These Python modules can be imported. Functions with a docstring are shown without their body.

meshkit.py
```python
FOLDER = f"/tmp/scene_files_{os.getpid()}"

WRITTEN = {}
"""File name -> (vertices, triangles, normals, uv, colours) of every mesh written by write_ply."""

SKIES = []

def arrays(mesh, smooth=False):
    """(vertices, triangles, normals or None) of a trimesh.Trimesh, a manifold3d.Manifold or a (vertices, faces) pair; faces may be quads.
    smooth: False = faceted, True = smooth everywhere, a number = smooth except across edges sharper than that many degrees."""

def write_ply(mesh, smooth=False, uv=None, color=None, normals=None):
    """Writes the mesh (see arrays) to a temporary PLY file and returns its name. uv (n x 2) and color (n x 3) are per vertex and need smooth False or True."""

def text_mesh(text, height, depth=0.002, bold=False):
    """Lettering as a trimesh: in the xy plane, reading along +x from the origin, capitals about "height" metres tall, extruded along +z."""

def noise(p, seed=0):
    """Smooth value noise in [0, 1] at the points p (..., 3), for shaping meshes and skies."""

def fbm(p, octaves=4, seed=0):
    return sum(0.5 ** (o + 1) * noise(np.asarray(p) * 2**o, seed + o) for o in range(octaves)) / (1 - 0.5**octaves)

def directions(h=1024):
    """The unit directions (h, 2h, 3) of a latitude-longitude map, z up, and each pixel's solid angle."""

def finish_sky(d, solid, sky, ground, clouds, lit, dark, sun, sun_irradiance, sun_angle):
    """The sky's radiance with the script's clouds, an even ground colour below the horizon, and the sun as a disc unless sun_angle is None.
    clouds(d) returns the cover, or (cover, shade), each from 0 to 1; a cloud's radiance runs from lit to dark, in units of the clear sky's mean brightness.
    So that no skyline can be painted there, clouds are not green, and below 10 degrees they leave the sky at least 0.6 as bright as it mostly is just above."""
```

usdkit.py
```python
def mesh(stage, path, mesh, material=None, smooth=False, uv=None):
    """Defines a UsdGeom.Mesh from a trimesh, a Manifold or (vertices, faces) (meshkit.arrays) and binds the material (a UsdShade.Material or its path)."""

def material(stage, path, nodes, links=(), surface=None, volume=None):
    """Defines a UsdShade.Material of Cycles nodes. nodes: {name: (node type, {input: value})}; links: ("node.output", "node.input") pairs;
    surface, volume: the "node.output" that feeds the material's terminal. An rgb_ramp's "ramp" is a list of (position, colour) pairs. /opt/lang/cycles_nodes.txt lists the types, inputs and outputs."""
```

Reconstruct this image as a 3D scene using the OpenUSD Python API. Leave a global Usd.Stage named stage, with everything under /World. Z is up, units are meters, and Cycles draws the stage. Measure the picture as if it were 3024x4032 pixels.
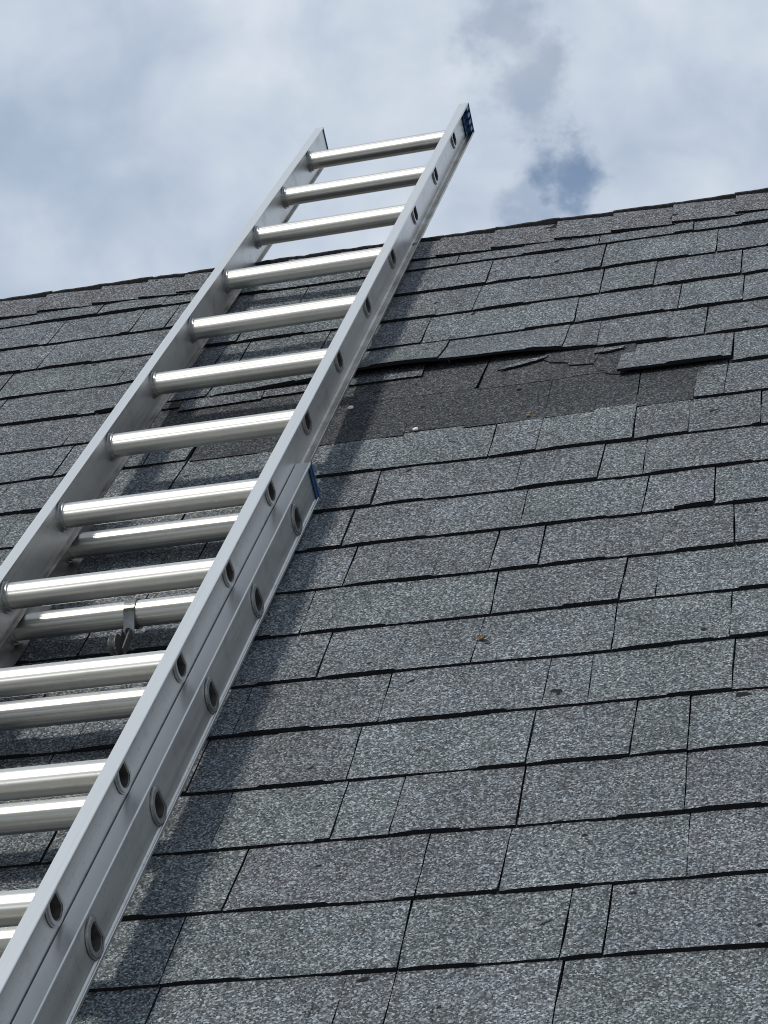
import math, random
import numpy as np, trimesh, usdkit, meshkit
import manifold3d as m3
from pxr import Usd, UsdGeom, UsdLux, UsdShade, Gf, Sdf

random.seed(7); rng = np.random.default_rng(7)
stage = Usd.Stage.CreateInMemory()
UsdGeom.SetStageUpAxis(stage, UsdGeom.Tokens.z); UsdGeom.SetStageMetersPerUnit(stage, 1.0)
UsdGeom.Xform.Define(stage, '/World'); UsdGeom.Scope.Define(stage, '/World/Looks')

# ---------------------------------------------------------------- frames
PITCH = math.radians(40.0); SP, CP = math.sin(PITCH), math.cos(PITCH)
LINE_Z = 4.52                     # height of the lower edge of the ridge caps above the ground
EX = 0.14527                      # exposure of one shingle course
EAVE, APEX = -3.12, 0.027         # along the slope
def rf(p):                        # roof coordinates (along ridge, up slope, off the slope) -> world
    p = np.asarray(p, float); x, y, z = p[..., 0], p[..., 1], p[..., 2]
    return np.stack([x, y * CP - z * SP, LINE_Z + y * SP + z * CP], -1)
def rd(d):
    d = np.asarray(d, float); return np.array([d[0], d[1] * CP - d[2] * SP, d[1] * SP + d[2] * CP])

# ---------------------------------------------------------------- camera
def rodrigues(r):
    r = np.asarray(r, float); t = np.linalg.norm(r); k = r / t
    K = np.array([[0, -k[2], k[1]], [k[2], 0, -k[0]], [-k[1], k[0], 0]])
    return np.eye(3) + math.sin(t) * K + (1 - math.cos(t)) * K @ K
RC = rodrigues([2.026746, 0.0321394, -0.3099015])
right, down, fwd = (rd(RC[i]) for i in range(3))
eye = rf([1.207946, -4.79849, 1.703697])
cam = UsdGeom.Camera.Define(stage, '/World/camera')
M = np.eye(4); M[0, :3], M[1, :3], M[2, :3], M[3, :3] = right, -down, -fwd, eye
cam.AddTransformOp().Set(Gf.Matrix4d(*M.ravel().tolist()))
cam.CreateHorizontalApertureAttr(24.0); cam.CreateVerticalApertureAttr(32.0)
cam.CreateFocalLengthAttr(24.0 * 8935.6 / 3024); cam.CreateClippingRangeAttr(Gf.Vec2f(0.05, 3000))
cam.CreateExposureAttr(0.0)

# ---------------------------------------------------------------- sun and sky
sun = rd([-0.43, 0.03, 1.0]); sun /= np.linalg.norm(sun)
SUN_EL, SUN_ROT = math.asin(sun[2]), math.atan2(sun[0], sun[1])
dl = UsdLux.DistantLight.Define(stage, '/World/sun')
zx = sun; xx = np.cross([0, 0, 1.0], zx); xx /= np.linalg.norm(xx); yx = np.cross(zx, xx)
M = np.eye(4); M[0, :3], M[1, :3], M[2, :3] = xx, yx, zx
dl.AddTransformOp().Set(Gf.Matrix4d(*M.ravel().tolist()))
dl.CreateIntensityAttr(0.64); dl.CreateAngleAttr(7.5); dl.CreateNormalizeAttr(True); dl.CreateColorAttr(Gf.Vec3f(1.0, 0.95, 0.87))

def pixel_dir(px, py):            # direction of a bit of sky, for the blue gaps in the cloud
    d = fwd + right * (px - 1512) / 8935.6 + down * (py - 2016) / 8935.6
    return (d / np.linalg.norm(d)).tolist()
SKY_STRENGTH = 0.10
gaps = [pixel_dir(2170, 690), pixel_dir(2090, 860), pixel_dir(2080, 330), pixel_dir(1930, 110)]
sn = {
 'tc': ('texture_coordinate', {}),
 'sky': ('sky_texture', {'sky_type': 'single_scattering', 'sun_disc': False, 'sun_elevation': SUN_EL, 'sun_rotation': SUN_ROT, 'altitude': 100.0}),
 'map': ('mapping', {'mapping_type': 'point', 'scale': (1.0, 1.0, 1.15), 'location': (3.1, 1.7, 0.4)}),
 'n1': ('noise_texture', {'scale': 8.0, 'detail': 6.0, 'roughness': 0.5, 'distortion': 0.2}),
 'n2': ('noise_texture', {'scale': 21.0, 'detail': 6.0, 'roughness': 0.52, 'distortion': 0.3}),
 'n3': ('noise_texture', {'scale': 3.0, 'detail': 3.0, 'roughness': 0.5}),
 'nd': ('noise_texture', {'scale': 26.0, 'detail': 5.0, 'roughness': 0.6}),
 'ds': ('vector_math', {'math_type': 'subtract', 'vector2': (0.5, 0.5, 0.5)}),
 'dm': ('vector_math', {'math_type': 'scale', 'scale': 0.075}),
 'dv': ('vector_math', {'math_type': 'add'}),
 'w1': ('math', {'math_type': 'multiply_add', 'value2': 0.50, 'value3': 0.0}),
 'w2': ('math', {'math_type': 'multiply_add', 'value2': 0.36}),
 'w3': ('math', {'math_type': 'multiply_add', 'value2': 0.2}),
 'tone': ('rgb_ramp', {'ramp': [(0.40, (3.8, 4.7, 6.0)), (0.50, (4.7, 5.55, 6.8)), (0.58, (5.7, 6.45, 7.5)), (0.68, (6.8, 7.4, 8.2)), (0.8, (7.6, 8.0, 8.6))]}),
 'cover': ('math', {'math_type': 'subtract', 'value1': 1.0, 'use_clamp': True}),
 'mix': ('mix_color', {}),
 'bg': ('background_shader', {'strength': SKY_STRENGTH}),
}
sl = [('tc.generated', 'map.vector'), ('map.vector', 'n1.vector'), ('map.vector', 'n2.vector'), ('map.vector', 'n3.vector'), ('map.vector', 'nd.vector'),
      ('nd.color', 'ds.vector1'), ('ds.vector', 'dm.vector1'), ('tc.generated', 'dv.vector1'), ('dm.vector', 'dv.vector2'),
      ('n1.fac', 'w1.value1'), ('n2.fac', 'w2.value1'), ('w1.value', 'w2.value3'), ('n3.fac', 'w3.value1'), ('w2.value', 'w3.value3'), ('w3.value', 'tone.fac')]
prev = None
for k, (gd, rr, amt) in enumerate(zip(gaps, (.027, .022, .030, .026), (.85, .45, .42, .38))):
    sn[f'd{k}'] = ('vector_math', {'math_type': 'distance', 'vector2': gd})
    sn[f'h{k}'] = ('map_range', {'range_type': 'smoothstep', 'from_min': rr * .25, 'from_max': rr, 'to_min': amt, 'to_max': 0.0})
    sl += [('dv.vector', f'd{k}.vector1'), (f'd{k}.value', f'h{k}.value')]
    if prev is not None:
        sn[f'x{k}'] = ('math', {'math_type': 'maximum'}); sl += [(prev, f'x{k}.value1'), (f'h{k}.result', f'x{k}.value2')]; prev = f'x{k}.value'
    else: prev = 'h0.result'
sl += [(prev, 'cover.value2'), ('cover.value', 'mix.fac'), ('sky.color', 'mix.a'), ('tone.color', 'mix.b'), ('mix.result', 'bg.color')]
skymat = usdkit.material(stage, '/World/Looks/sky_clouds', sn, sl, surface='bg.background')
dome = UsdLux.DomeLight.Define(stage, '/World/sky'); dome.CreateIntensityAttr(1.0)
UsdShade.MaterialBindingAPI.Apply(dome.GetPrim()).Bind(skymat)
dome.GetPrim().SetCustomDataByKey('kind', 'structure')

# ---------------------------------------------------------------- materials
NF = rd([0, 0, 1]).tolist()
def granule_mat(name, tint, rough=0.9, tone=1.0, cut=True):
    t = np.array(tint) * tone * [0.925, 0.995, 1.05]
    g = lambda v: tuple((t * v).tolist())
    nodes = {
     'geo': ('geometry', {}),
     'v': ('voronoi_texture', {'scale': 410.0, 'feature': 'f1'}),
     'sep': ('separate_color', {}),
     'ramp': ('rgb_ramp', {'ramp': [(0.0, g(0.035)), (0.3, g(0.075)), (0.6, g(0.135)), (0.85, g(0.24)), (1.0, g(0.42))]}),
     'fn': ('noise_texture', {'scale': 240.0, 'detail': 2.0, 'roughness': 0.6}),
     'fr': ('map_range', {'from_min': 0.3, 'from_max': 0.7, 'to_min': 0.76, 'to_max': 1.24}),
     'ln': ('noise_texture', {'scale': 7.0, 'detail': 5.0, 'roughness': 0.62}),
     'lr': ('map_range', {'from_min': 0.3, 'from_max': 0.7, 'to_min': 0.80, 'to_max': 1.17}),
     'mm': ('math', {'math_type': 'multiply'}),
     'mul': ('vector_math', {'math_type': 'scale'}),
     'hn': ('noise_texture', {'scale': 38.0, 'detail': 3.0, 'roughness': 0.55}),
     'hc': ('rgb_ramp', {'ramp': [(0.35, (0.97, 1.0, 1.03)), (0.5, (1, 1, 1)), (0.66, (1.025, 1.0, 0.985))]}),
     'hm': ('mix_color', {'blend_type': 'multiply', 'fac': 1.0}),
     'dn': ('noise_texture', {'scale': 27.0, 'detail': 2.0}),
     'dr': ('map_range', {'from_min': 0.725, 'from_max': 0.74, 'to_min': 0.0, 'to_max': 0.8}),
     'spot': ('mix_color', {'b': (0.012, 0.012, 0.013)}),
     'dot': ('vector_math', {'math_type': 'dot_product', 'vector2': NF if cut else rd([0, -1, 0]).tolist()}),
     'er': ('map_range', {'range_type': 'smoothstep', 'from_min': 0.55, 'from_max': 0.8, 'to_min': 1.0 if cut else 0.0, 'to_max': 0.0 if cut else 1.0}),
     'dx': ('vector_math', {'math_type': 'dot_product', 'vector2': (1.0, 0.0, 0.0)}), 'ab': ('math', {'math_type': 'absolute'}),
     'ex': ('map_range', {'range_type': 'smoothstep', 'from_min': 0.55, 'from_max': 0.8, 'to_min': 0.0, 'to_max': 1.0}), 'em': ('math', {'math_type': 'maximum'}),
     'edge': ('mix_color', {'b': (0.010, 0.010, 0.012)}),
     'bump': ('bump', {'strength': 0.55, 'distance': 0.0016}),
     'p': ('principled_bsdf', {'roughness': rough, 'specular_ior_level': 0.25}),
    }
    links = [('geo.position', 'v.vector'), ('v.color', 'sep.color'), ('sep.r', 'ramp.fac'), ('geo.position', 'fn.vector'), ('fn.fac', 'fr.value'),
             ('geo.position', 'ln.vector'), ('ln.fac', 'lr.value'), ('fr.result', 'mm.value1'), ('lr.result', 'mm.value2'), ('ramp.color', 'mul.vector1'),
             ('mm.value', 'mul.scale'), ('geo.position', 'hn.vector'), ('hn.color', 'hc.fac') if False else ('hn.fac', 'hc.fac'), ('mul.vector', 'hm.a'), ('hc.color', 'hm.b'),
             ('geo.position', 'dn.vector'), ('dn.fac', 'dr.value'), ('dr.result', 'spot.fac'), ('hm.result', 'spot.a'),
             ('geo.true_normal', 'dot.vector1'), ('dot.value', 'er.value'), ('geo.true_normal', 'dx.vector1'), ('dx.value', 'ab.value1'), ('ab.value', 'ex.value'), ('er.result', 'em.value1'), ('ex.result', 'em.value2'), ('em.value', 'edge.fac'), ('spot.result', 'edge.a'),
             ('edge.result', 'p.base_color'), ('fn.fac', 'bump.height'), ('bump.normal', 'p.normal')]
    return usdkit.material(stage, '/World/Looks/' + name, nodes, links, surface='p.BSDF')
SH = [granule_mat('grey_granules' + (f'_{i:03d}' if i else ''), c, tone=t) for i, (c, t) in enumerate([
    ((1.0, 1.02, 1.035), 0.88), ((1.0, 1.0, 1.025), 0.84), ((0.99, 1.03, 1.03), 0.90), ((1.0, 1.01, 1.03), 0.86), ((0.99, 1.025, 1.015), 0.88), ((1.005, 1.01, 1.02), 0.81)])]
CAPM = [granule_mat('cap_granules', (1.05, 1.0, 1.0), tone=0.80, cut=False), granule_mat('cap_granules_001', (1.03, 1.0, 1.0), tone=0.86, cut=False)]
BARE = granule_mat('fresh_dark_granules', (0.99, 0.985, 0.99), tone=0.36)
BARE2 = granule_mat('half_weathered_granules', (1.02, 1.0, 0.985), tone=0.43)

def plain(name, col, rough=0.6, metallic=0.0, scale=30.0, amount=0.25, bump=0.0):
    c = np.array(col)
    nodes = {'tc': ('texture_coordinate', {}), 'n': ('noise_texture', {'scale': scale, 'detail': 5.0, 'roughness': 0.6}),
             'r': ('rgb_ramp', {'ramp': [(0.3, tuple(c * (1 - amount))), (0.7, tuple(np.minimum(c * (1 + amount), 1)))]}),
             'b': ('bump', {'strength': bump, 'distance': 0.004}), 'p': ('principled_bsdf', {'roughness': rough, 'metallic': metallic})}
    return usdkit.material(stage, '/World/Looks/' + name, nodes, [('tc.object', 'n.vector'), ('n.fac', 'r.fac'), ('r.color', 'p.base_color'), ('n.fac', 'b.height'), ('b.normal', 'p.normal')], surface='p.BSDF')
ASPHALT_EDGE = plain('asphalt_edge', (0.014, 0.013, 0.015), 0.95, scale=200, amount=0.5, bump=0.5)
FELT = plain('roofing_felt', (0.012, 0.012, 0.014), 0.95)

def aluminium(name, col, rough, metallic, dirt, stretch=(260.0, 2.2, 260.0), grime=False, face_z=None, face=(0.70, 0.70, 0.68)):
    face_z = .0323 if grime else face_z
    c = np.array(col)
    nodes = {'tc': ('texture_coordinate', {}), 'm': ('mapping', {'scale': stretch}),
             'n': ('noise_texture', {'scale': 1.0, 'detail': 4.0, 'roughness': 0.6}),
             'c': ('rgb_ramp', {'ramp': [(0.3, tuple(c * 0.96)), (0.7, tuple(np.minimum(c * 1.03, 1)))]}),
             'rr': ('map_range', {'from_min': 0.3, 'from_max': 0.7, 'to_min': rough - 0.03, 'to_max': rough + 0.04}),
             'n2': ('noise_texture', {'scale': 14.0, 'detail': 6.0, 'roughness': 0.65}),
             'd': ('map_range', {'range_type': 'smoothstep', 'from_min': 0.5, 'from_max': 0.8, 'to_min': 0.0, 'to_max': dirt}),
             'n3': ('noise_texture', {'scale': 150.0, 'detail': 4.0, 'roughness': 0.65}),
             'd3': ('map_range', {'range_type': 'smoothstep', 'from_min': 0.60, 'from_max': 0.72, 'to_min': 0.0, 'to_max': dirt}),
             'dm': ('math', {'math_type': 'maximum'}),
             'mix': ('mix_color', {'b': (0.16, 0.145, 0.12)}),
             'sx': ('separate_xyz', {}),
             'ga': ('map_range', {'range_type': 'smoothstep', 'from_min': -0.0405, 'from_max': -0.0465, 'to_min': 0.0, 'to_max': 1.0}),
             'gb': ('map_range', {'range_type': 'smoothstep', 'from_min': -0.0515, 'from_max': -0.0505, 'to_min': 0.0, 'to_max': 1.0}),
             'gm': ('math', {'math_type': 'multiply'}), 'gs': ('math', {'math_type': 'multiply', 'value2': 0.75 if grime else 0.0}), 'gn': ('math', {'math_type': 'multiply'}),
             'gr': ('map_range', {'from_min': 0.3, 'from_max': 0.62, 'to_min': 0.25, 'to_max': 1.0, 'clamp': True}),
             'gmix': ('mix_color', {'b': (0.21, 0.175, 0.135)}),
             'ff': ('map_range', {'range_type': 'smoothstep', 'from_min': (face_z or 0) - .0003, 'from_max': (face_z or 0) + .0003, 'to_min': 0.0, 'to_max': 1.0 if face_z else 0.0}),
             'fmix': ('mix_color', {'b': face}),  # flange face painted lighter: rubbed metal plus sky reflection put into the colour
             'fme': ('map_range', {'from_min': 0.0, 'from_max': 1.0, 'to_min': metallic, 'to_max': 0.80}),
             'b': ('bump', {'strength': 0.07, 'distance': 0.0004}),
             'p': ('principled_bsdf', {})}
    links = [('tc.object', 'm.vector'), ('m.vector', 'n.vector'), ('n.fac', 'c.fac'), ('n.fac', 'rr.value'), ('rr.result', 'p.roughness'), ('tc.object', 'n2.vector'),
             ('n2.fac', 'd.value'), ('tc.object', 'n3.vector'), ('n3.fac', 'd3.value'), ('d.result', 'dm.value1'), ('d3.result', 'dm.value2'), ('dm.value', 'mix.fac'),
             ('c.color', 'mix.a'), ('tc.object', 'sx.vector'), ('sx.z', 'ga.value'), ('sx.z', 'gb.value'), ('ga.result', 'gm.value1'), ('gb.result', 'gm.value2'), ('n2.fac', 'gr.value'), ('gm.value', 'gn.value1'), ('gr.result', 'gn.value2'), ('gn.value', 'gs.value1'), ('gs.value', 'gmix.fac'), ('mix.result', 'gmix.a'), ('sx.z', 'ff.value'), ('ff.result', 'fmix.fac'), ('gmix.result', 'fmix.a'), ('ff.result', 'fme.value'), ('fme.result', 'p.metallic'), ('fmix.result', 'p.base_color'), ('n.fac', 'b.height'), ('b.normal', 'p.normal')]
    return usdkit.material(stage, '/World/Looks/' + name, nodes, links, surface='p.BSDF')
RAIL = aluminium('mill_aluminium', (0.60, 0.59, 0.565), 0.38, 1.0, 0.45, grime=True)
RAIL2 = aluminium('mill_aluminium_base', (0.58, 0.57, 0.545), 0.38, 1.0, 0.45, face_z=-.0323, face=(0.66, 0.655, 0.64))  # front flange toned lighter than the web, its sky reflection painted in
RUNG = aluminium('rung_aluminium', (0.70, 0.68, 0.62), 0.40, 1.0, 0.2, stretch=(3.0, 300.0, 300.0))
COLLAR = aluminium('swaged_aluminium', (0.50, 0.50, 0.49), 0.34, 1.0, 0.5, stretch=(60, 60, 60))
WORN = plain('worn_steel', (0.13, 0.13, 0.12), 0.5, 0.8, scale=120, amount=0.35)
STEEL = plain('zinc_steel', (0.24, 0.24, 0.225), 0.36, 1.0, scale=80, amount=0.25)
SPECKDARK = plain('speck_dark', (0.05, 0.05, 0.05), 0.5, 0.6, scale=60)
RUST = plain('rust', (0.05, 0.022, 0.015), 0.8, 0.2, scale=200, amount=0.4)
BOREM = plain('dark_bore', (0.10, 0.09, 0.08), 0.65, 0.3, scale=80, amount=0.4)  # liner added to darken the inside of the rung ends
CAPBLUE = plain('blue_plastic', (0.028, 0.075, 0.17), 0.45, scale=90, amount=0.3)
RUBBER = plain('black_rubber', (0.02, 0.02, 0.02), 0.8)

# ---------------------------------------------------------------- scene helpers
used = {}
def pathof(parent, name):
    base = (parent or '/World') + '/' + name
    k = used.get(base, 0); used[base] = k + 1
    return base if k == 0 else f'{base}_{k:03d}'
def obj(name, mesh, mat, parent=None, smooth=False):
    pth = pathof(parent, name); usdkit.mesh(stage, pth, mesh, mat, smooth=smooth); return pth
def xform(name, parent=None, matrix=None, loc=None):
    pth = pathof(parent, name); x = UsdGeom.Xform.Define(stage, pth)
    if matrix is not None: x.AddTransformOp().Set(Gf.Matrix4d(*np.asarray(matrix).ravel().tolist()))
    if loc is not None: x.AddTranslateOp().Set(Gf.Vec3d(*map(float, loc)))
    return pth
def tag(pth, label=None, cat=None, group=None, kind=None):
    pr = stage.GetPrimAtPath(pth)
    for k, v in (('label', label), ('category', cat), ('group', group), ('kind', kind)):
        if v: pr.SetCustomDataByKey(k, v)
    return pth
def join(ms): return trimesh.util.concatenate(ms)
def box(lo, hi):
    lo, hi = np.array(lo, float), np.array(hi, float)
    b = trimesh.creation.box(extents=hi - lo); b.apply_translation((lo + hi) / 2); return b
def world(m):                     # a mesh in roof coordinates to world coordinates
    m = m.copy(); m.vertices = rf(m.vertices); return m

# ---------------------------------------------------------------- ground
g = trimesh.Trimesh(*[np.array(a) for a in ([[-600, -600, 0], [600, -600, 0], [600, 600, 0], [-600, 600, 0]], [[0, 1, 2], [0, 2, 3]])], process=False)
tag(obj('ground', g, plain('gravel_drive', (0.15, 0.145, 0.135), 0.95, scale=3.0, amount=0.3)), kind='structure')

# ---------------------------------------------------------------- house
X0, X1 = -5.2, 5.6
house = tag(xform('house'), 'house with a steep grey shingle roof, a torn bare patch below its ridge', 'house')
apex = rf([0, APEX, 0]); eave = rf([0, EAVE, 0]); dy = apex[1] - eave[1]; ya = apex[1]
walls = box((X0 + .35, eave[1] + .45, 0), (X1 - .35, 2 * ya - eave[1] - .45, eave[2] + .12))
gab = m3.Manifold.hull_points(np.array([[x, y, z] for x in (X0 + .35, X1 - .35) for y, z in ((eave[1] + .45, eave[2] + .12), (2 * ya - eave[1] - .45, eave[2] + .12), (ya, apex[2] - .22))]))
obj('wall', walls, plain('siding', (0.62, 0.61, 0.58), 0.6, scale=4, amount=0.05), house)
gm = gab.to_mesh(); obj('gable', trimesh.Trimesh(gm.vert_properties[:, :3], gm.tri_verts, process=False), '/World/Looks/siding', house)
roof = xform('roof', house)
dk = box((X0, EAVE, -0.03), (X1, APEX - 0.004, -0.004)); obj('deck', world(dk), FELT, roof)
bk = world(dk.copy()); bk.vertices[:, 1] = 2 * ya - bk.vertices[:, 1]; bk.invert(); bk.vertices[:, 1] += 0.004; obj('deck', bk, FELT, roof)
fb = box((X0, eave[1] - .03, eave[2] - .20), (X1, eave[1] - .002, eave[2] - .005)); obj('fascia', fb, plain('white_trim', (0.75, 0.75, 0.73), 0.5, amount=0.05), house)

# course number -> joints (x at the top, x at the bottom, how open), read along the roof
JN = {
1: [(-.584,-.586,1),(.035,.034,1),(.258,.259,1),(.574,.577,1),(.784,.784,1)],
2: [(-.469,-.469,1),(-.386,-.387,1),(-.08,-.083,1),(.342,.343,1),(.595,.593,1),(.837,.837,1)],
3: [(-.641,-.647,1),(-.185,-.187,1),(.08,.078,.6),(.336,.331,1),(.6,.601,1),(.714,.712,1),(.893,.892,1)],
4: [(-.42,-.42,1),(-.207,-.21,1),(-.155,-.155,1),(.025,.022,1),(.243,.243,1),(.558,.561,1),(.772,.768,1),(.899,.899,1)],
5: [(-.668,-.668,1),(-.416,-.428,1),(-.181,-.185,1),(.303,.302,1),(.553,.55,.4),(.615,.619,1),(.83,.827,1)],
6: [(-.76,-.76,1),(-.454,-.455,1),(-.34,-.342,1),(.669,.668,1),(.884,.884,1)],
7: [(-.66,-.662,1),(-.43,-.43,1),(-.246,-.245,1),(-.153,-.158,1),(.82,.816,1),(.877,.872,.4)],
8: [(-.52,-.52,1),(-.155,-.16,1),(.105,.103,1),(.452,.452,1),(.539,.54,.4),(.712,.715,1),(.94,.94,1)],
9: [(-.4,-.4,1),(-.1,-.1,1),(.253,.258,1),(.515,.517,1),(.667,.662,1),(.74,.741,1)],
10: [(-.33,-.33,1),(-.03,-.03,1),(.229,.23,1),(.54,.543,1),(.752,.747,1),(.8,.802,.4),(.865,.868,1)],
11: [(-.36,-.36,1),(-.091,-.093,1),(.259,.258,1),(.507,.505,.7),(.585,.587,1),(.899,.904,1)],
12: [(-.168,-.166,1),(.05,.05,.6),(.211,.214,1),(.521,.526,1),(.734,.729,1),(.785,.786,.4)],
13: [(-.185,-.187,1),(.03,.03,1),(.268,.269,1),(.517,.512,1),(.726,.728,1)],
14: [(-.09,-.091,1),(.166,.167,1),(.389,.391,1),(.638,.635,.8),(.7,.704,1),(.912,.91,1)],
15: [(-.12,-.12,1),(.13,.13,1),(.367,.369,1),(.627,.627,1),(.776,.772,1),(.851,.853,1)],
16: [(-.05,-.05,1),(.2,.2,1),(.372,.372,1),(.455,.454,.4),(.627,.63,1),(.852,.855,1)],
17: [(-.03,-.03,1),(.256,.25,1),(.512,.513,1),(.624,.622,.6),(.861,.864,1)],
18: [(-.05,-.05,1),(.2,.2,1),(.508,.512,1),(.719,.715,1),(.77,.767,.6)],
19: [(.0,.0,1),(.202,.201,1),(.447,.444,.6),(.51,.511,1),(.721,.717,1)]}
def wob(x, c, amp, seed, f=5.0):  # smooth unevenness along a course
    x = np.atleast_1d(x); return amp * (meshkit.fbm(np.stack([x * f, np.full_like(x, c * 7.31), np.full_like(x, .5)], -1), 3, seed) - .5) * 2
def top_z(c, x, s):               # height of the course's upper face, s = 0 at its lower edge, 1 at its upper edge
    z = 0.0080 * (1 - s) + 0.0020 * s
    return z + (1 - s) * (wob(x, c, .0016, 11, 4.0) + .0005)
def shingle(c, xa, xb, xat, xbt, ply, lift=0.0, lift_fn=None, ytop=None, dz=0.0):
    """One shingle of course c from xa to xb at its lower edge (xat, xbt at its upper edge); ply = breaks of the two-ply tabs."""
    n = max(2, int((xb - xa) / .03)); t = np.unique(np.concatenate([np.linspace(0, 1, n + 1)] + [[b - .0022 / (xb - xa), b + .0022 / (xb - xa)] for b, _ in ply if 0.02 < b < .98]))
    xl, xu = xa + (xb - xa) * t, xat + (xbt - xat) * t
    extra = np.zeros_like(t)
    for b, h in ply: extra = np.where(t > b, h, extra)
    yl = -EX * c + wob(xl, c, .0034, 3, 3.0) + wob(xl, c, .0014, 5, 16.0)
    yu = np.full_like(yl, -EX * (c - 1) + .022) if ytop is None else np.full_like(yl, ytop)
    lf = np.full_like(t, lift) + (lift_fn(xl) if lift_fn is not None else 0)
    rows = []
    jl, jr = rng.normal(0, .0006, 5), rng.normal(0, .0006, 5)
    for ri, s in enumerate((0.0, 0.10, 0.35, 0.65, 1.0)):
        x, y = xl + (xu - xl) * s, yl + (yu - yl) * s
        x = x.copy(); x[0] += max(-.0008, jl[ri]); x[-1] += min(.0008, jr[ri])
        z = top_z(c, x, s) + extra * (1 - .55 * s) + lf * (1 - s) ** 1.6 + dz
        rows.append(np.stack([x, y, z], -1))
    th = .0058 + extra
    bot0 = rows[0].copy(); bot0[:, 2] -= th; bot0[:, 1] += .0004
    bot1 = rows[-1].copy(); bot1[:, 2] = np.minimum(-.0002, bot1[:, 2] - .002)
    bm = (bot0 * .6 + bot1 * .4)
    loop = [bot0] + rows + [bot1]
    k = len(t); V = np.concatenate(loop); F = []
    for r in range(len(loop)):
        a, b = r * k, ((r + 1) % len(loop)) * k
        for i in range(k - 1): F += [[a + i, a + i + 1, b + i + 1], [a + i, b + i + 1, b + i]]
    for i, sgn in ((0, 1), (k - 1, -1)):
        ids = [r * k + i for r in range(len(loop))]
        for j in range(1, len(ids) - 1): F.append([ids[0], ids[j], ids[j + 1]][::sgn])
    m = trimesh.Trimesh(V, np.array(F), process=False)
    return m
def in_frame(m):
    d = rf(m.vertices) - eye; z = d @ fwd; u, v = 1512 + 8935.6 * (d @ right) / z, 2016 + 8935.6 * (d @ down) / z
    return u.max() > -20 and u.min() < 3044 and v.max() > -20 and v.min() < 4052
outer = [[], []]
def lift5(x): return .024 * np.exp(-((x - .20) / .24) ** 2) + .011 * np.exp(-((x - .48) / .12) ** 2)
def rand_ply(w, r):
    out, x = [(0.0, r.choice([0, .0026]))], 0.0
    h = out[0][1]
    while True:
        x += r.uniform(.09, .22) / w
        if x > .95: return out
        h = .0026 - h; out.append((x, h))
COURSES = int((-EAVE) / EX) + 1
MISSING = {6: (-.341, .668), 7: (-.156, .818)}
torn_lab = []
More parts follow.
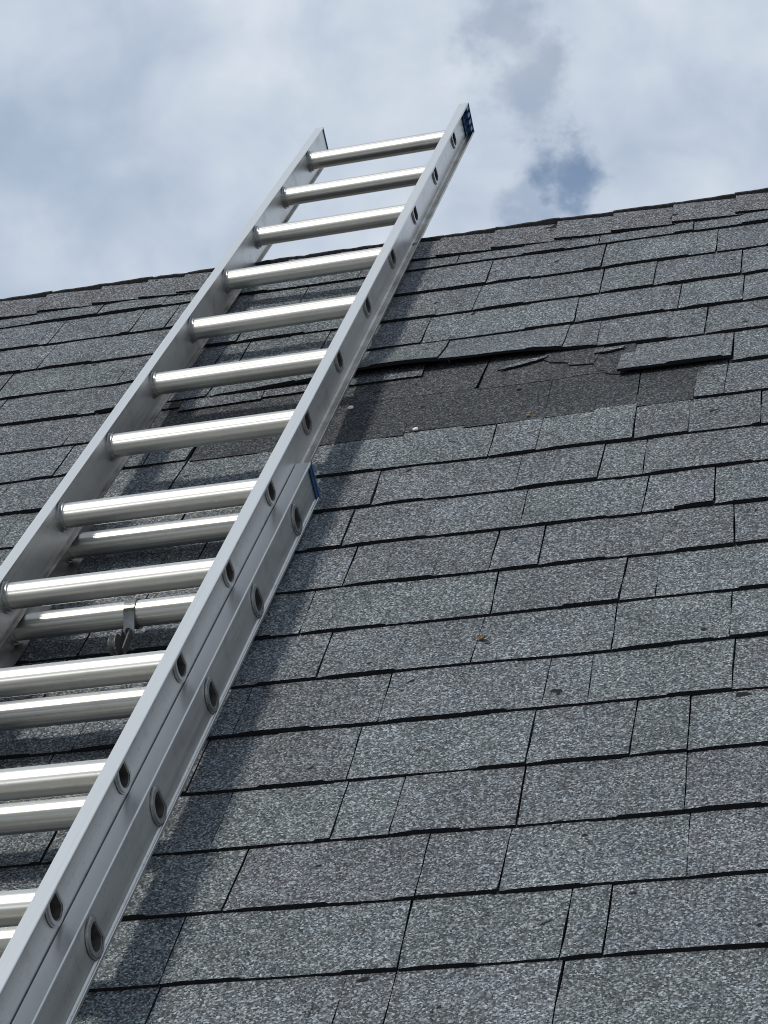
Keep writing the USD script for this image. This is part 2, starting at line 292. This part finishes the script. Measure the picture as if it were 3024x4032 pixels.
for c in range(1, COURSES + 1):
    r = random.Random(100 + c)
    js = sorted(JN.get(c, []), key=lambda j: j[1])
    if not js: js = [(.1 + .07 * c % .4, .1 + .07 * c % .4, 1)]
    while js[-1][1] < X1 - .6: x = js[-1][1] + r.uniform(.17, .36); js.append((x, x, 1))
    while js[0][1] > X0 + .6: x = js[0][1] - r.uniform(.17, .36); js.insert(0, (x, x, 1))
    js.insert(0, (X0, X0, 0)); js.append((X1, X1, 0))
    for a, b in zip(js[:-1], js[1:]):
        if c in MISSING and a[1] > MISSING[c][0] - .01 and b[1] < MISSING[c][1] + .01: continue
        ga, gb = .00085 * a[2] + .0001, .00085 * b[2] + .0001
        w = b[1] - a[1]; ply = rand_ply(w, r)
        kw = {}
        if c == 5: kw['lift_fn'] = lift5
        lone = c == 6 and abs(a[1] - .668) < .01
        if lone: kw['lift'] = .012
        if r.random() < .10: kw['lift'] = kw.get('lift', 0) + r.uniform(.001, .004)
        sk = r.uniform(-.0012, .0012)
        m = shingle(c, a[1] + ga + sk, b[1] - gb, a[0] + ga, b[0] - gb + r.uniform(-.0006, .0006), ply, dz=r.uniform(0, .0006), **kw)
        mi = r.randrange(len(SH))
        if in_frame(m):
            s_ = obj('shingle', world(m), SH[mi], roof)
            if lone: tag(s_, 'loose shingle with a dark gap under its lower edge')
        else: outer[mi % 2].append(world(m))
for k in (0, 1): tag(obj('outer_shingles', join(outer[k]), SH[2 * k], roof), kind='stuff')

# the bared patch: dark headlap of the shingles below, where two courses are gone
def sheet(poly, z, th, n=.03):
    """A thin flat sheet over the roof with the outline poly (roof x, y) - straight prism, subdivided a little."""
    from shapely.geometry import Polygon
    m = trimesh.creation.extrude_polygon(Polygon(poly), th, engine='earcut'); m.apply_translation([0, 0, z]); return m
def ragged(x0, x1, y, amp, seed, n=None, flip=False):
    n = n or max(3, int(abs(x1 - x0) / .012)); xs = np.linspace(x0, x1, n)
    ys = y + amp * 2 * (meshkit.fbm(np.stack([xs * 22, np.full(n, seed * 3.7), np.full(n, .3)], -1), 4, seed) - .5)
    return list(zip(xs, ys))
Y5, Y6, Y7 = -EX * 5, -EX * 6, -EX * 7
# upper faces of course 8 run up under the missing courses; they were never in the weather
for i, (xa, xb) in enumerate(((-.345, -.157), (-.150, .1045), (.1055, .5395), (.5405, .71), (.7125, .83))):
    pl = [(xa, Y7 + .012)] + [(xb, Y7 + .012)] + ragged(xb, xa, Y6 + .030, .0035, 20 + i)
    obj('bare_headlap', world(sheet(pl, .0010, .0032)), BARE, roof)
# thin remains of course 7 with a dark edge along the old line, gaps between them
for i, (xa, xb) in enumerate(((-.150, .272), (.388, .634), (.711, .816))):
    pl = ragged(xa, xb, Y7 - .001, .0009, 30 + i) + [(xb, Y7 + .05), (xa, Y7 + .05)]
    obj('bare_strip', world(sheet(pl, .0030, .0024)), BARE, roof)
# older grey layer above it, up under course 5
pl = [(-.345, Y6 + .026)] + ragged(-.34, .386, Y6 + .030, .002, 41) + [(.390, Y6 + .045), (.396, Y5 - .028), (.402, Y5 + .03), (-.345, Y5 + .03)]
obj('bare_headlap', world(sheet(pl, .0022, .0026)), BARE2, roof)
pl = [(.396, Y6 + .034)] + ragged(.398, .56, Y6 + .024, .004, 42) + [(.60, Y6 + .03), (.69, Y6 + .022), (.69, Y5 + .03), (.4045, Y5 + .03), (.4005, Y5 - .03)]
obj('bare_headlap', world(sheet(pl, .0022, .0030)), BARE2, roof)
# torn leftovers of course 6 under course 5, each with a ragged lower edge
def torn(xa, xb, ylow, amp, seed, mat, z=.0052, th=.0045, slope=0.0, label=None):
    pl = [(x, y + slope * (x - xa)) for x, y in ragged(xa, xb, ylow, amp, seed)] + [(xb, Y5 + .03), (xa, Y5 + .03)]
    return tag(obj('torn_strip', world(sheet(pl, z, th)), mat, roof), label)
torn(-.31, -.235, Y5 - .030, .003, 51, BARE2)
torn(-.233, -.06, Y5 - .050, .006, 52, SH[5], slope=.06)
torn(-.058, .27, Y5 - .033, .003, 53, SH[3], slope=.02)
def piece(poly, z, th, mat, label=None):
    from shapely.geometry import Polygon
    p_ = np.array(Polygon(poly).segmentize(.008).exterior.coords)[:-1]
    p_ = p_ + .0026 * (np.stack([meshkit.fbm(np.stack([p_[:, 0] * 90, p_[:, 1] * 90, np.full(len(p_), q)], -1), 2, 9) for q in (.2, 7.7)], -1) - .5) * 2
    return tag(obj('torn_strip', world(sheet(p_, z, th)), mat, roof), label)
piece([(.425, -.781), (.45, -.774), (.475, -.767), (.50, -.757), (.522, -.747), (.523, -.736), (.50, -.743), (.47, -.754), (.44, -.767)], .0085, .0030, SH[5], 'pale sliver of torn shingle')
piece([(.516, -.754), (.532, -.769), (.552, -.776), (.564, -.781), (.567, -.793), (.585, -.797), (.617, -.801), (.621, -.78), (.632, -.74), (.632, -.70), (.516, -.70)], .0052, .0034, BARE2)
piece([(.600, -.79), (.618, -.802), (.628, -.836), (.641, -.838), (.644, -.852), (.668, -.863), (.695, -.863), (.695, -.70), (.605, -.70)], .0040, .0030, BARE)
piece([(.615, -.760), (.645, -.757), (.672, -.751), (.674, -.740), (.64, -.743), (.615, -.745)], .0088, .0035, SH[1])

# ridge caps: bent over the ridge, each lying with its left end on the one before
caps = [-.753, -.615, -.499, -.408, -.28, -.155, -.03, .09, .206, .332, .475, .602, .736, .874]
x = .874
while x < X1 - .3: x += .139; caps.append(round(x, 3))
x = -.753
while x > X0 + .3: x -= .139; caps.insert(0, round(x, 3))
def cap(xa, xb, r):
    L = xb - xa + .05; n = 7; xs = np.linspace(0, L, n); rows = []
    yl = r.uniform(-.004, .004); prof = []
    zr = .0125
    for s in np.linspace(0, 1, 5): prof.append((-.090 + yl + (APEX - .020 + .090 - yl) * s, zr * (.86 + .14 * s), 0))
    for a in np.linspace(12, 68, 4): prof.append((APEX - .020, zr, a))
    for s in (.15, .5, 1.0): prof.append((APEX - .020, zr, 100 + s))
    def pt(x, q, under):
        f = 1 - x / L; base = .0085 * f; y, z, a = q
        d = -.0062 if under else 0
        sag = float(wob(np.array([xa + x]), 77, .0016, 61, 7.0)[0])
        if a == 0: return [xa + x, y + (sag if y < -.08 else 0) * 1.2, z - .0028 + base + d + sag * .6]
        R = .022; cx, cz = APEX - .020, zr - .0028 + base - R + sag * .6
        if a < 100:
            th = math.radians(a * (80 / 80.0)); return [xa + x, cx + (R + d) * math.sin(th), cz + (R + d) * math.cos(th)]
        th = math.radians(80); p = np.array([cx + (R + d) * math.sin(th), cz + (R + d) * math.cos(th)]); s = a - 100
        p = p + np.array([math.cos(th), -math.sin(th)]) * .115 * s; return [xa + x, p[0], p[1]]
    top = np.array([[pt(x, q, False) for x in xs] for q in prof]); bot = np.array([[pt(x, q, True) for x in xs] for q in prof])
    V = np.concatenate([top.reshape(-1, 3), bot.reshape(-1, 3)]); m_, k = len(prof), n; F = []
    o = m_ * k
    for i in range(m_ - 1):
        for j in range(k - 1):
            a, b, c_, d_ = i * k + j, i * k + j + 1, (i + 1) * k + j + 1, (i + 1) * k + j
            F += [[a, b, c_], [a, c_, d_], [o + a, o + c_, o + b], [o + a, o + d_, o + c_]]
    rim = [(0, j) for j in range(k)] + [(i, k - 1) for i in range(1, m_)] + [(m_ - 1, j) for j in range(k - 2, -1, -1)] + [(i, 0) for i in range(m_ - 2, 0, -1)]
    ids = [i * k + j for i, j in rim]
    for a, b in zip(ids, ids[1:] + ids[:1]): F += [[a, o + a, o + b], [a, o + b, b]]
    return trimesh.Trimesh(V, np.array(F), process=False)
far = []
for i, (xa, xb) in enumerate(zip(caps[:-1], caps[1:])):
    r = random.Random(500 + i); m = cap(xa, xb, r)
    # the cut edge of the rear cap standing a little above the bend
    h0, h1 = r.uniform(.001, .004), r.uniform(.007, .011)
    n = 9; xs = np.linspace(xa - .004, xb + .001, n); hh = np.linspace(h0, h1, n) + wob(xs, 3, .0030, 71, 40.0)
    if not in_frame(m): far.append(world(m)); continue
    cp = obj('ridge_cap_shingle', world(m), CAPM[r.randrange(2)], roof, smooth=40)
    V = []
    for yy, top in ((APEX + .002, 0), (APEX + .002, 1), (APEX + .009, 1), (APEX + .009, 0)):
        V += [[x, yy + (.006 if top else 0), (.0045 + .006 * (1 - (x - xa) / (xb - xa)) + max(h, .0008)) if top else -.006] for x, h in zip(xs, hh)]
    F = []
    for q in range(4):
        a, b = q * n, ((q + 1) % 4) * n
        for j in range(n - 1): F += [[a + j, a + j + 1, b + j + 1], [a + j, b + j + 1, b + j]]
    for j, s in ((0, 1), (n - 1, -1)): F += [[j, n + j, 2 * n + j][::s], [j, 2 * n + j, 3 * n + j][::s]]
    obj('cut_edge', world(trimesh.Trimesh(np.array(V), np.array(F), process=False)), ASPHALT_EDGE, cp)
tag(obj('outer_ridge_caps', join(far), CAPM[0], roof), kind='stuff')

# ---------------------------------------------------------------- ladder, in its own frame: x across, y up, z towards the climber
RL = rodrigues([-0.038577513, -0.0136992721, -0.0092612046]); TL = np.array([-0.048709, 0.70657184, 0.03288216])
ax, ay, az = (rd(RL[:, i]) for i in range(3)); org = rf(TL)
M = np.eye(4); M[0, :3], M[1, :3], M[2, :3], M[3, :3] = ax, ay, az, org
ladder = tag(xform('extension_ladder', matrix=M), 'two-section aluminium extension ladder lying up the shingle roof past the ridge', 'ladder')
RS, A, WF, WB, FL = 0.3048, 0.18744, 0.03299, 0.04971, 0.02144
WEB = A + .0045
AB, FB, WBF, WBB, DU, WR = 0.2145, 0.0062, 0.03187, 0.10463, 2.10026, 0.0740
FLY_TOP, BASE_TOP, LEN = 0.2045, -1.955, 5.95
tilt = math.radians(14)
def dshape(r, flat, n=40, flute=0.0):
    pts = []
    for i in range(n):
        a = 2 * math.pi * i / n; rr = r
        if flute: rr = r - flute * (0.5 + 0.5 * math.cos(a * 13)) ** 2
        p = np.array([math.cos(a), math.sin(a)]) * rr       # p[0] along the ladder, p[1] towards the climber
        d = p @ [math.cos(tilt), math.sin(tilt)]
        if d > flat: p = p - (d - flat) * np.array([math.cos(tilt), math.sin(tilt)])
        pts.append(p)
    return np.array(pts)
def extr_x(polys, x0, x1):        # (y, z) outlines extruded along x
    cs = m3.CrossSection([np.asarray(p_) for p_ in polys], m3.FillRule.EvenOdd)
    mf = m3.Manifold.extrude(cs, x1 - x0).to_mesh(); v = np.array(mf.vert_properties[:, :3])
    return trimesh.Trimesh(np.stack([v[:, 2] + x0, v[:, 0], v[:, 1]], -1), mf.tri_verts, process=False)
def man_x(poly, x0, x1):
    mf = m3.Manifold.extrude(m3.CrossSection([np.asarray(poly)]), x1 - x0)
    return mf.transform(np.array([[0, 0, 1, x0], [1, 0, 0, 0], [0, 1, 0, 0]]))
fly_u = [-RS * k for k in range(20)]
base_u = [-DU - RS * k for k in range(19)]
def rail(profile, y0, y1, holes, hz, hr, web):
    q = np.asarray(profile); area = np.sum(q[:, 0] * np.roll(q[:, 1], -1) - q[:, 1] * np.roll(q[:, 0], -1))
    profile = q if area > 0 else q[::-1]
    cs = m3.CrossSection([np.asarray(profile)])
    mf = m3.Manifold.extrude(cs, y1 - y0).transform(np.array([[1, 0, 0, 0], [0, 0, -1, y1], [0, 1, 0, 0]]))
    cut = dshape(hr, hr * .74, 36)
    for u in holes:
        mf = mf - man_x(cut + [u, hz], web - .02, web + .02)
    mm = mf.to_mesh(); v = np.array(mm.vert_properties[:, :3]); t = np.array(mm.tri_verts)
    m = trimesh.Trimesh(v, t, process=False)
    if m.volume < 0: m.invert()
    return m
def fly_profile(s):               # (x, z): channel open to the outside
    t = .0021; a = WEB; f = .0032; o = A + FL; FL_ = o - a
    p = [(A - t, WF), (o - .0012, WF), (o, WF - .0012), (a + FL_, WF - .0045), (a + FL_ - .0022, WF - .0045), (a + FL_ - .003, WF - t), (a + f, WF - t), (a, WF - t - f),
         (a + .0, -WB + t + f), (a + f, -WB + t), (o - .003, -WB + t), (o - .0022, -WB + .0045), (o - .0008, -WB + .0052), (o, -WB + .0044), (o, -WB), (A - .005, -WB), (A - .005, -WB + t), (a - t, -WB + t), (a - t, WF - t), (A - t, WF - t)]
    return [(s * x, z) for x, z in p]
def base_profile(s):
    t = .0021; a = AB; o = AB + FB; f = .003; i = WEB + .0018
    p = [(i, -WBF), (o - .0016, -WBF), (o, -WBF - .0016), (o, -WBF - .0045), (o - .002, -WBF - .004), (o - .0028, -WBF - t), (a + f, -WBF - t), (a, -WBF - t - f),
         (a, -WBB + t + f), (a + f, -WBB + t), (o - .0028, -WBB + t), (o - .002, -WBB + .004), (o - .0008, -WBB + .0048), (o, -WBB + .004), (o, -WBB), (i - .002, -WBB), (i - .002, -WBB + t), (a - t, -WBB + t),
         (a - t, -WBF - t), (i + t, -WBF - t), (i + t, -WBF - .006), (i, -WBF - .006)]
    return [(s * x, z) for x, z in p]
for s, side in ((-1, 'left'), (1, 'right')):
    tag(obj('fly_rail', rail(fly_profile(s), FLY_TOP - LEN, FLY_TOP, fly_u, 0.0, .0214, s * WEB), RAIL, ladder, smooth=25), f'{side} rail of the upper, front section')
for s, side in ((-1, 'left'), (1, 'right')):
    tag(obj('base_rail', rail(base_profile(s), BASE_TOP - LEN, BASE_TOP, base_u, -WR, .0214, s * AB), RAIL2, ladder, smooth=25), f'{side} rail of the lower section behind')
RO = dshape(.0222, .0158, 260, .00032); RI = dshape(.0200, .0126, 48)
def ring(r0, r1, x0, x1): return extr_x([dshape(r1, r1 * .70, 44), dshape(r0, r0 * .66, 44)], x0, x1)
def make_rungs(us, z, a, lab):
    body = extr_x([RO, RI], -a - .003, a + .003)
    inner = join([ring(.0214, .0282, a - .0058, a - .0022), ring(.0212, .0254, a - .0125, a - .0058)])
    innerL = inner.copy(); innerL.vertices[:, 0] *= -1; innerL.invert()
    outer_ = join([ring(.0202, .0282, a + .0008, a + .0028), ring(.0202, .0258, a + .0028, a + .0046)])
    outerL = outer_.copy(); outerL.vertices[:, 0] *= -1; outerL.invert()
    bore = extr_x([RI * .9995, RI * .93], a - .05, a + .0029); boreL = bore.copy(); boreL.vertices[:, 0] *= -1; boreL.invert()
    for k, u in enumerate(us):
        b = body.copy(); b.apply_translation([0, u, z]); pr = obj('rung', b, RUNG, ladder, smooth=60)
        for nm, mm in (('bore', boreL), ('bore', bore)):
            q = mm.copy(); q.apply_translation([0, u, z]); obj(nm, q, BOREM, pr, smooth=40)
        for nm, mm in (('collar', innerL), ('collar', inner), ('end_ring', outerL), ('end_ring', outer_)):
            q = mm.copy(); q.apply_translation([0, u, z]); obj(nm, q, COLLAR, pr, smooth=35)
make_rungs(fly_u, 0.0, WEB, 'fly'); make_rungs(base_u, -WR, AB, 'base')
# blue plastic end caps in the channel mouths
def end_cap(s, a, fl, zf, zb, y):
    ms = [box((a - .0042, y - .001, zb + .001), (a + fl + .001, y + .004, zf - .0015))]
    hgt = zf - zb - .010
    for i in range(4 if fl > .01 else 0):
        z1 = zf - .005 - i * hgt / 4; z0 = z1 - hgt / 4 * .55
        ms.append(box((a + .0022, y - .036 + .004 * abs(1.5 - i), z0), (a + fl - .0006, y - .002, z1)))
    ms.append(box((a + .0022, y - (.040 if fl > .01 else .006), zb + .004), (a + .0045, y - .002, zf - .004)))
    m = join(ms)
    if s < 0: m.vertices[:, 0] *= -1; m.invert()
    return m
for s in (-1, 1): obj('end_cap', end_cap(s, WEB, A + FL - WEB, WF, -WB, FLY_TOP), CAPBLUE, ladder)
for s in (-1, 1): obj('end_cap', end_cap(s, AB, FB, -WBF, -WBB, BASE_TOP), CAPBLUE, ladder)
for s in (-1, 1):
    obj('foot', box((s * AB - .03, BASE_TOP - LEN - .10, -WBB + .005), (s * AB + .03, BASE_TOP - LEN + .03, -WBF - .005)), RUBBER, ladder)
# pulley clamp on the second rung of the lower section
br = tag(xform('pulley_bracket', ladder), 'steel strap clamped round a rung with a small pulley below')
bu, bz, bx = base_u[1], -WR, 0.004
def plate(path2, th, x0, x1):     # a bent strip: (y, z) centre line with thickness, extruded along x
    from shapely.geometry import LineString
    g_ = LineString(path2).buffer(th / 2, cap_style=2, join_style=1, quad_segs=4)
    ps = [np.array(g_.exterior.coords)[:-1]] + [np.array(h.coords)[:-1] for h in g_.interiors]
    return extr_x(ps, x0, x1)
arc = [(bu + .0238 * math.cos(math.radians(a)), bz + .0238 * math.sin(math.radians(a))) for a in range(-220, 141, 12)]
e0 = np.array(arc[-1]); dv = np.array([-.66, -.75]); lug_end = e0 + dv * .043
strap = plate(arc + [tuple(e0 + dv * .034)], .0022, bx - .0095, bx + .0095)
tip = e0 + dv * .034
cyl = trimesh.creation.cylinder(radius=.0095, height=.0022, sections=28)
zax = np.array([0, -dv[1], dv[0]]); zax = zax if zax[2] > 0 else -zax
def place(m, x, q, z):            # a mesh made about z, turned so that z points along z
    m = m.copy(); yx_ = np.array([0, dv[0], dv[1]]); xx_ = np.cross(yx_, z); T = np.eye(4); T[:3, 0], T[:3, 1], T[:3, 2], T[:3, 3] = xx_, yx_, z, [x, q[0], q[1]]
    m.apply_transform(T); return m
obj('strap', join([strap, place(cyl, bx, tip, zax)]), STEEL, br, smooth=30)
obj('bolt', join([place(trimesh.creation.cylinder(radius=.0052, height=.005, sections=6), bx, tip + np.array([zax[1], zax[2]]) * .003, zax)]), RUST, br)
pv = np.array([-.95, -.15]); pc = tip + pv * .036
def bar(q0, q1, wd, x0, x1): return plate([tuple(q0), tuple(q1)], wd, x0, x1)
obj('cheek_plate', bar(tip + pv * .004, pc + pv * .02, .015, bx + .003, bx + .0055), WORN, br)
obj('cheek_plate', bar(tip + pv * .004, pc + pv * .02, .015, bx - .010, bx - .0075), WORN, br)
wh = trimesh.creation.revolve(np.array([[.004, -.005], [.018, -.006], [.018, -.0045], [.0145, 0], [.018, .0045], [.018, .006], [.004, .005], [.004, -.005]]), sections=36)
T = np.eye(4); T[:3, :3] = np.array([[0, 0, 1], [1, 0, 0], [0, 1, 0]]); T[:3, 3] = [bx - .015, pc[0], pc[1]]; wh.apply_transform(T)
obj('pulley_wheel', wh, WORN, br, smooth=40)

# ---------------------------------------------------------------- small things lying on the roof
def on_roof(x, y, z): return rf([x, y, z])
def chip(x, y, z, a, b, h, ang, seed):
    m = trimesh.creation.icosphere(subdivisions=2, radius=1.0); v = m.vertices
    v = v * (1 + .25 * (meshkit.noise(v * 1.6 + seed, seed)[:, None] - .5)); v = v * [a, b, h]
    ca, sa = math.cos(ang), math.sin(ang); v = np.stack([v[:, 0] * ca - v[:, 1] * sa, v[:, 0] * sa + v[:, 1] * ca, v[:, 2]], -1) + [x, y, z]
    m.vertices = rf(v); return m
WHITE = plain('pale_chip', (0.82, 0.80, 0.72), 0.6, scale=120, amount=0.1); TAN = plain('tan_leaf', (0.20, 0.12, 0.06), 0.8, scale=60, amount=0.3)
tag(obj('pale_chip', chip(.144, -.866, .0085, .0062, .004, .0032, .2, 3), WHITE), 'small pale chip on the dark bare patch, close beside the ladder rail', 'chip')
tag(obj('pale_chip', chip(.295, -1.005, .0085, .0056, .0036, .003, .1, 5), WHITE), 'pale chip at the lower edge of the dark patch, right of the other chip', 'chip')
tag(obj('leaf_scrap', chip(.511, -1.006, .0085, .0046, .0034, .0022, .3, 8), TAN), 'tiny orange-brown leaf scrap at the lower edge of the dark bare patch', 'leaf')
def curled_leaf(x, y, L, W_, ang):
    n, k = 9, 5; V = []
    for i in range(n):
        t = i / (n - 1); w = W_ * math.sin(math.pi * min(1, .06 + t * .94)) ** .8
        for j in range(k):
            s = (j / (k - 1) - .5) * 2; V.append([(t - .5) * L, s * w / 2, .005 + .0035 * s * s + .005 * (t - .4) ** 2 * 4 + .0008 * math.sin(9 * t + 3 * s)])
    V = np.array(V); F = []
    for i in range(n - 1):
        for j in range(k - 1):
            a = i * k + j; F += [[a, a + 1, a + k + 1], [a, a + k + 1, a + k]]
    F = np.array(F); o = len(V); V2 = V - [0, 0, .0005]
    ids = [j for j in range(k)] + [i * k + k - 1 for i in range(1, n)] + [(n - 1) * k + j for j in range(k - 2, -1, -1)] + [i * k for i in range(n - 2, 0, -1)]
    side = []
    for a, b in zip(ids, ids[1:] + ids[:1]): side += [[a, o + a, o + b], [a, o + b, b]]
    m = trimesh.Trimesh(np.concatenate([V, V2]), np.concatenate([F, F[:, ::-1] + o, np.array(side)]), process=False)
    ca, sa = math.cos(ang), math.sin(ang); v = m.vertices
    v = np.stack([v[:, 0] * ca - v[:, 1] * sa + x, v[:, 0] * sa + v[:, 1] * ca + y, v[:, 2] + .0035], -1); m.vertices = rf(v); return m
lf = xform('dead_leaf')
tag(lf, 'small curled dead brown leaf lying in a shingle joint in the middle of the roof', 'leaf')
obj('blade', curled_leaf(.522, -1.822, .017, .010, -.5), TAN, lf, smooth=True)
obj('stem', world(box((.528, -1.834, .0075), (.536, -1.8325, .0088))), plain('brown_stem', (0.10, 0.05, 0.03), 0.8), lf)
nm_ = trimesh.creation.cylinder(radius=.0042, height=.003, sections=14); nm_.apply_translation([.478, Y6 - .004 + .002, .0062]); obj('dark_speck', world(nm_), SPECKDARK, roof)  # small dark disc standing in for a dark hole speck
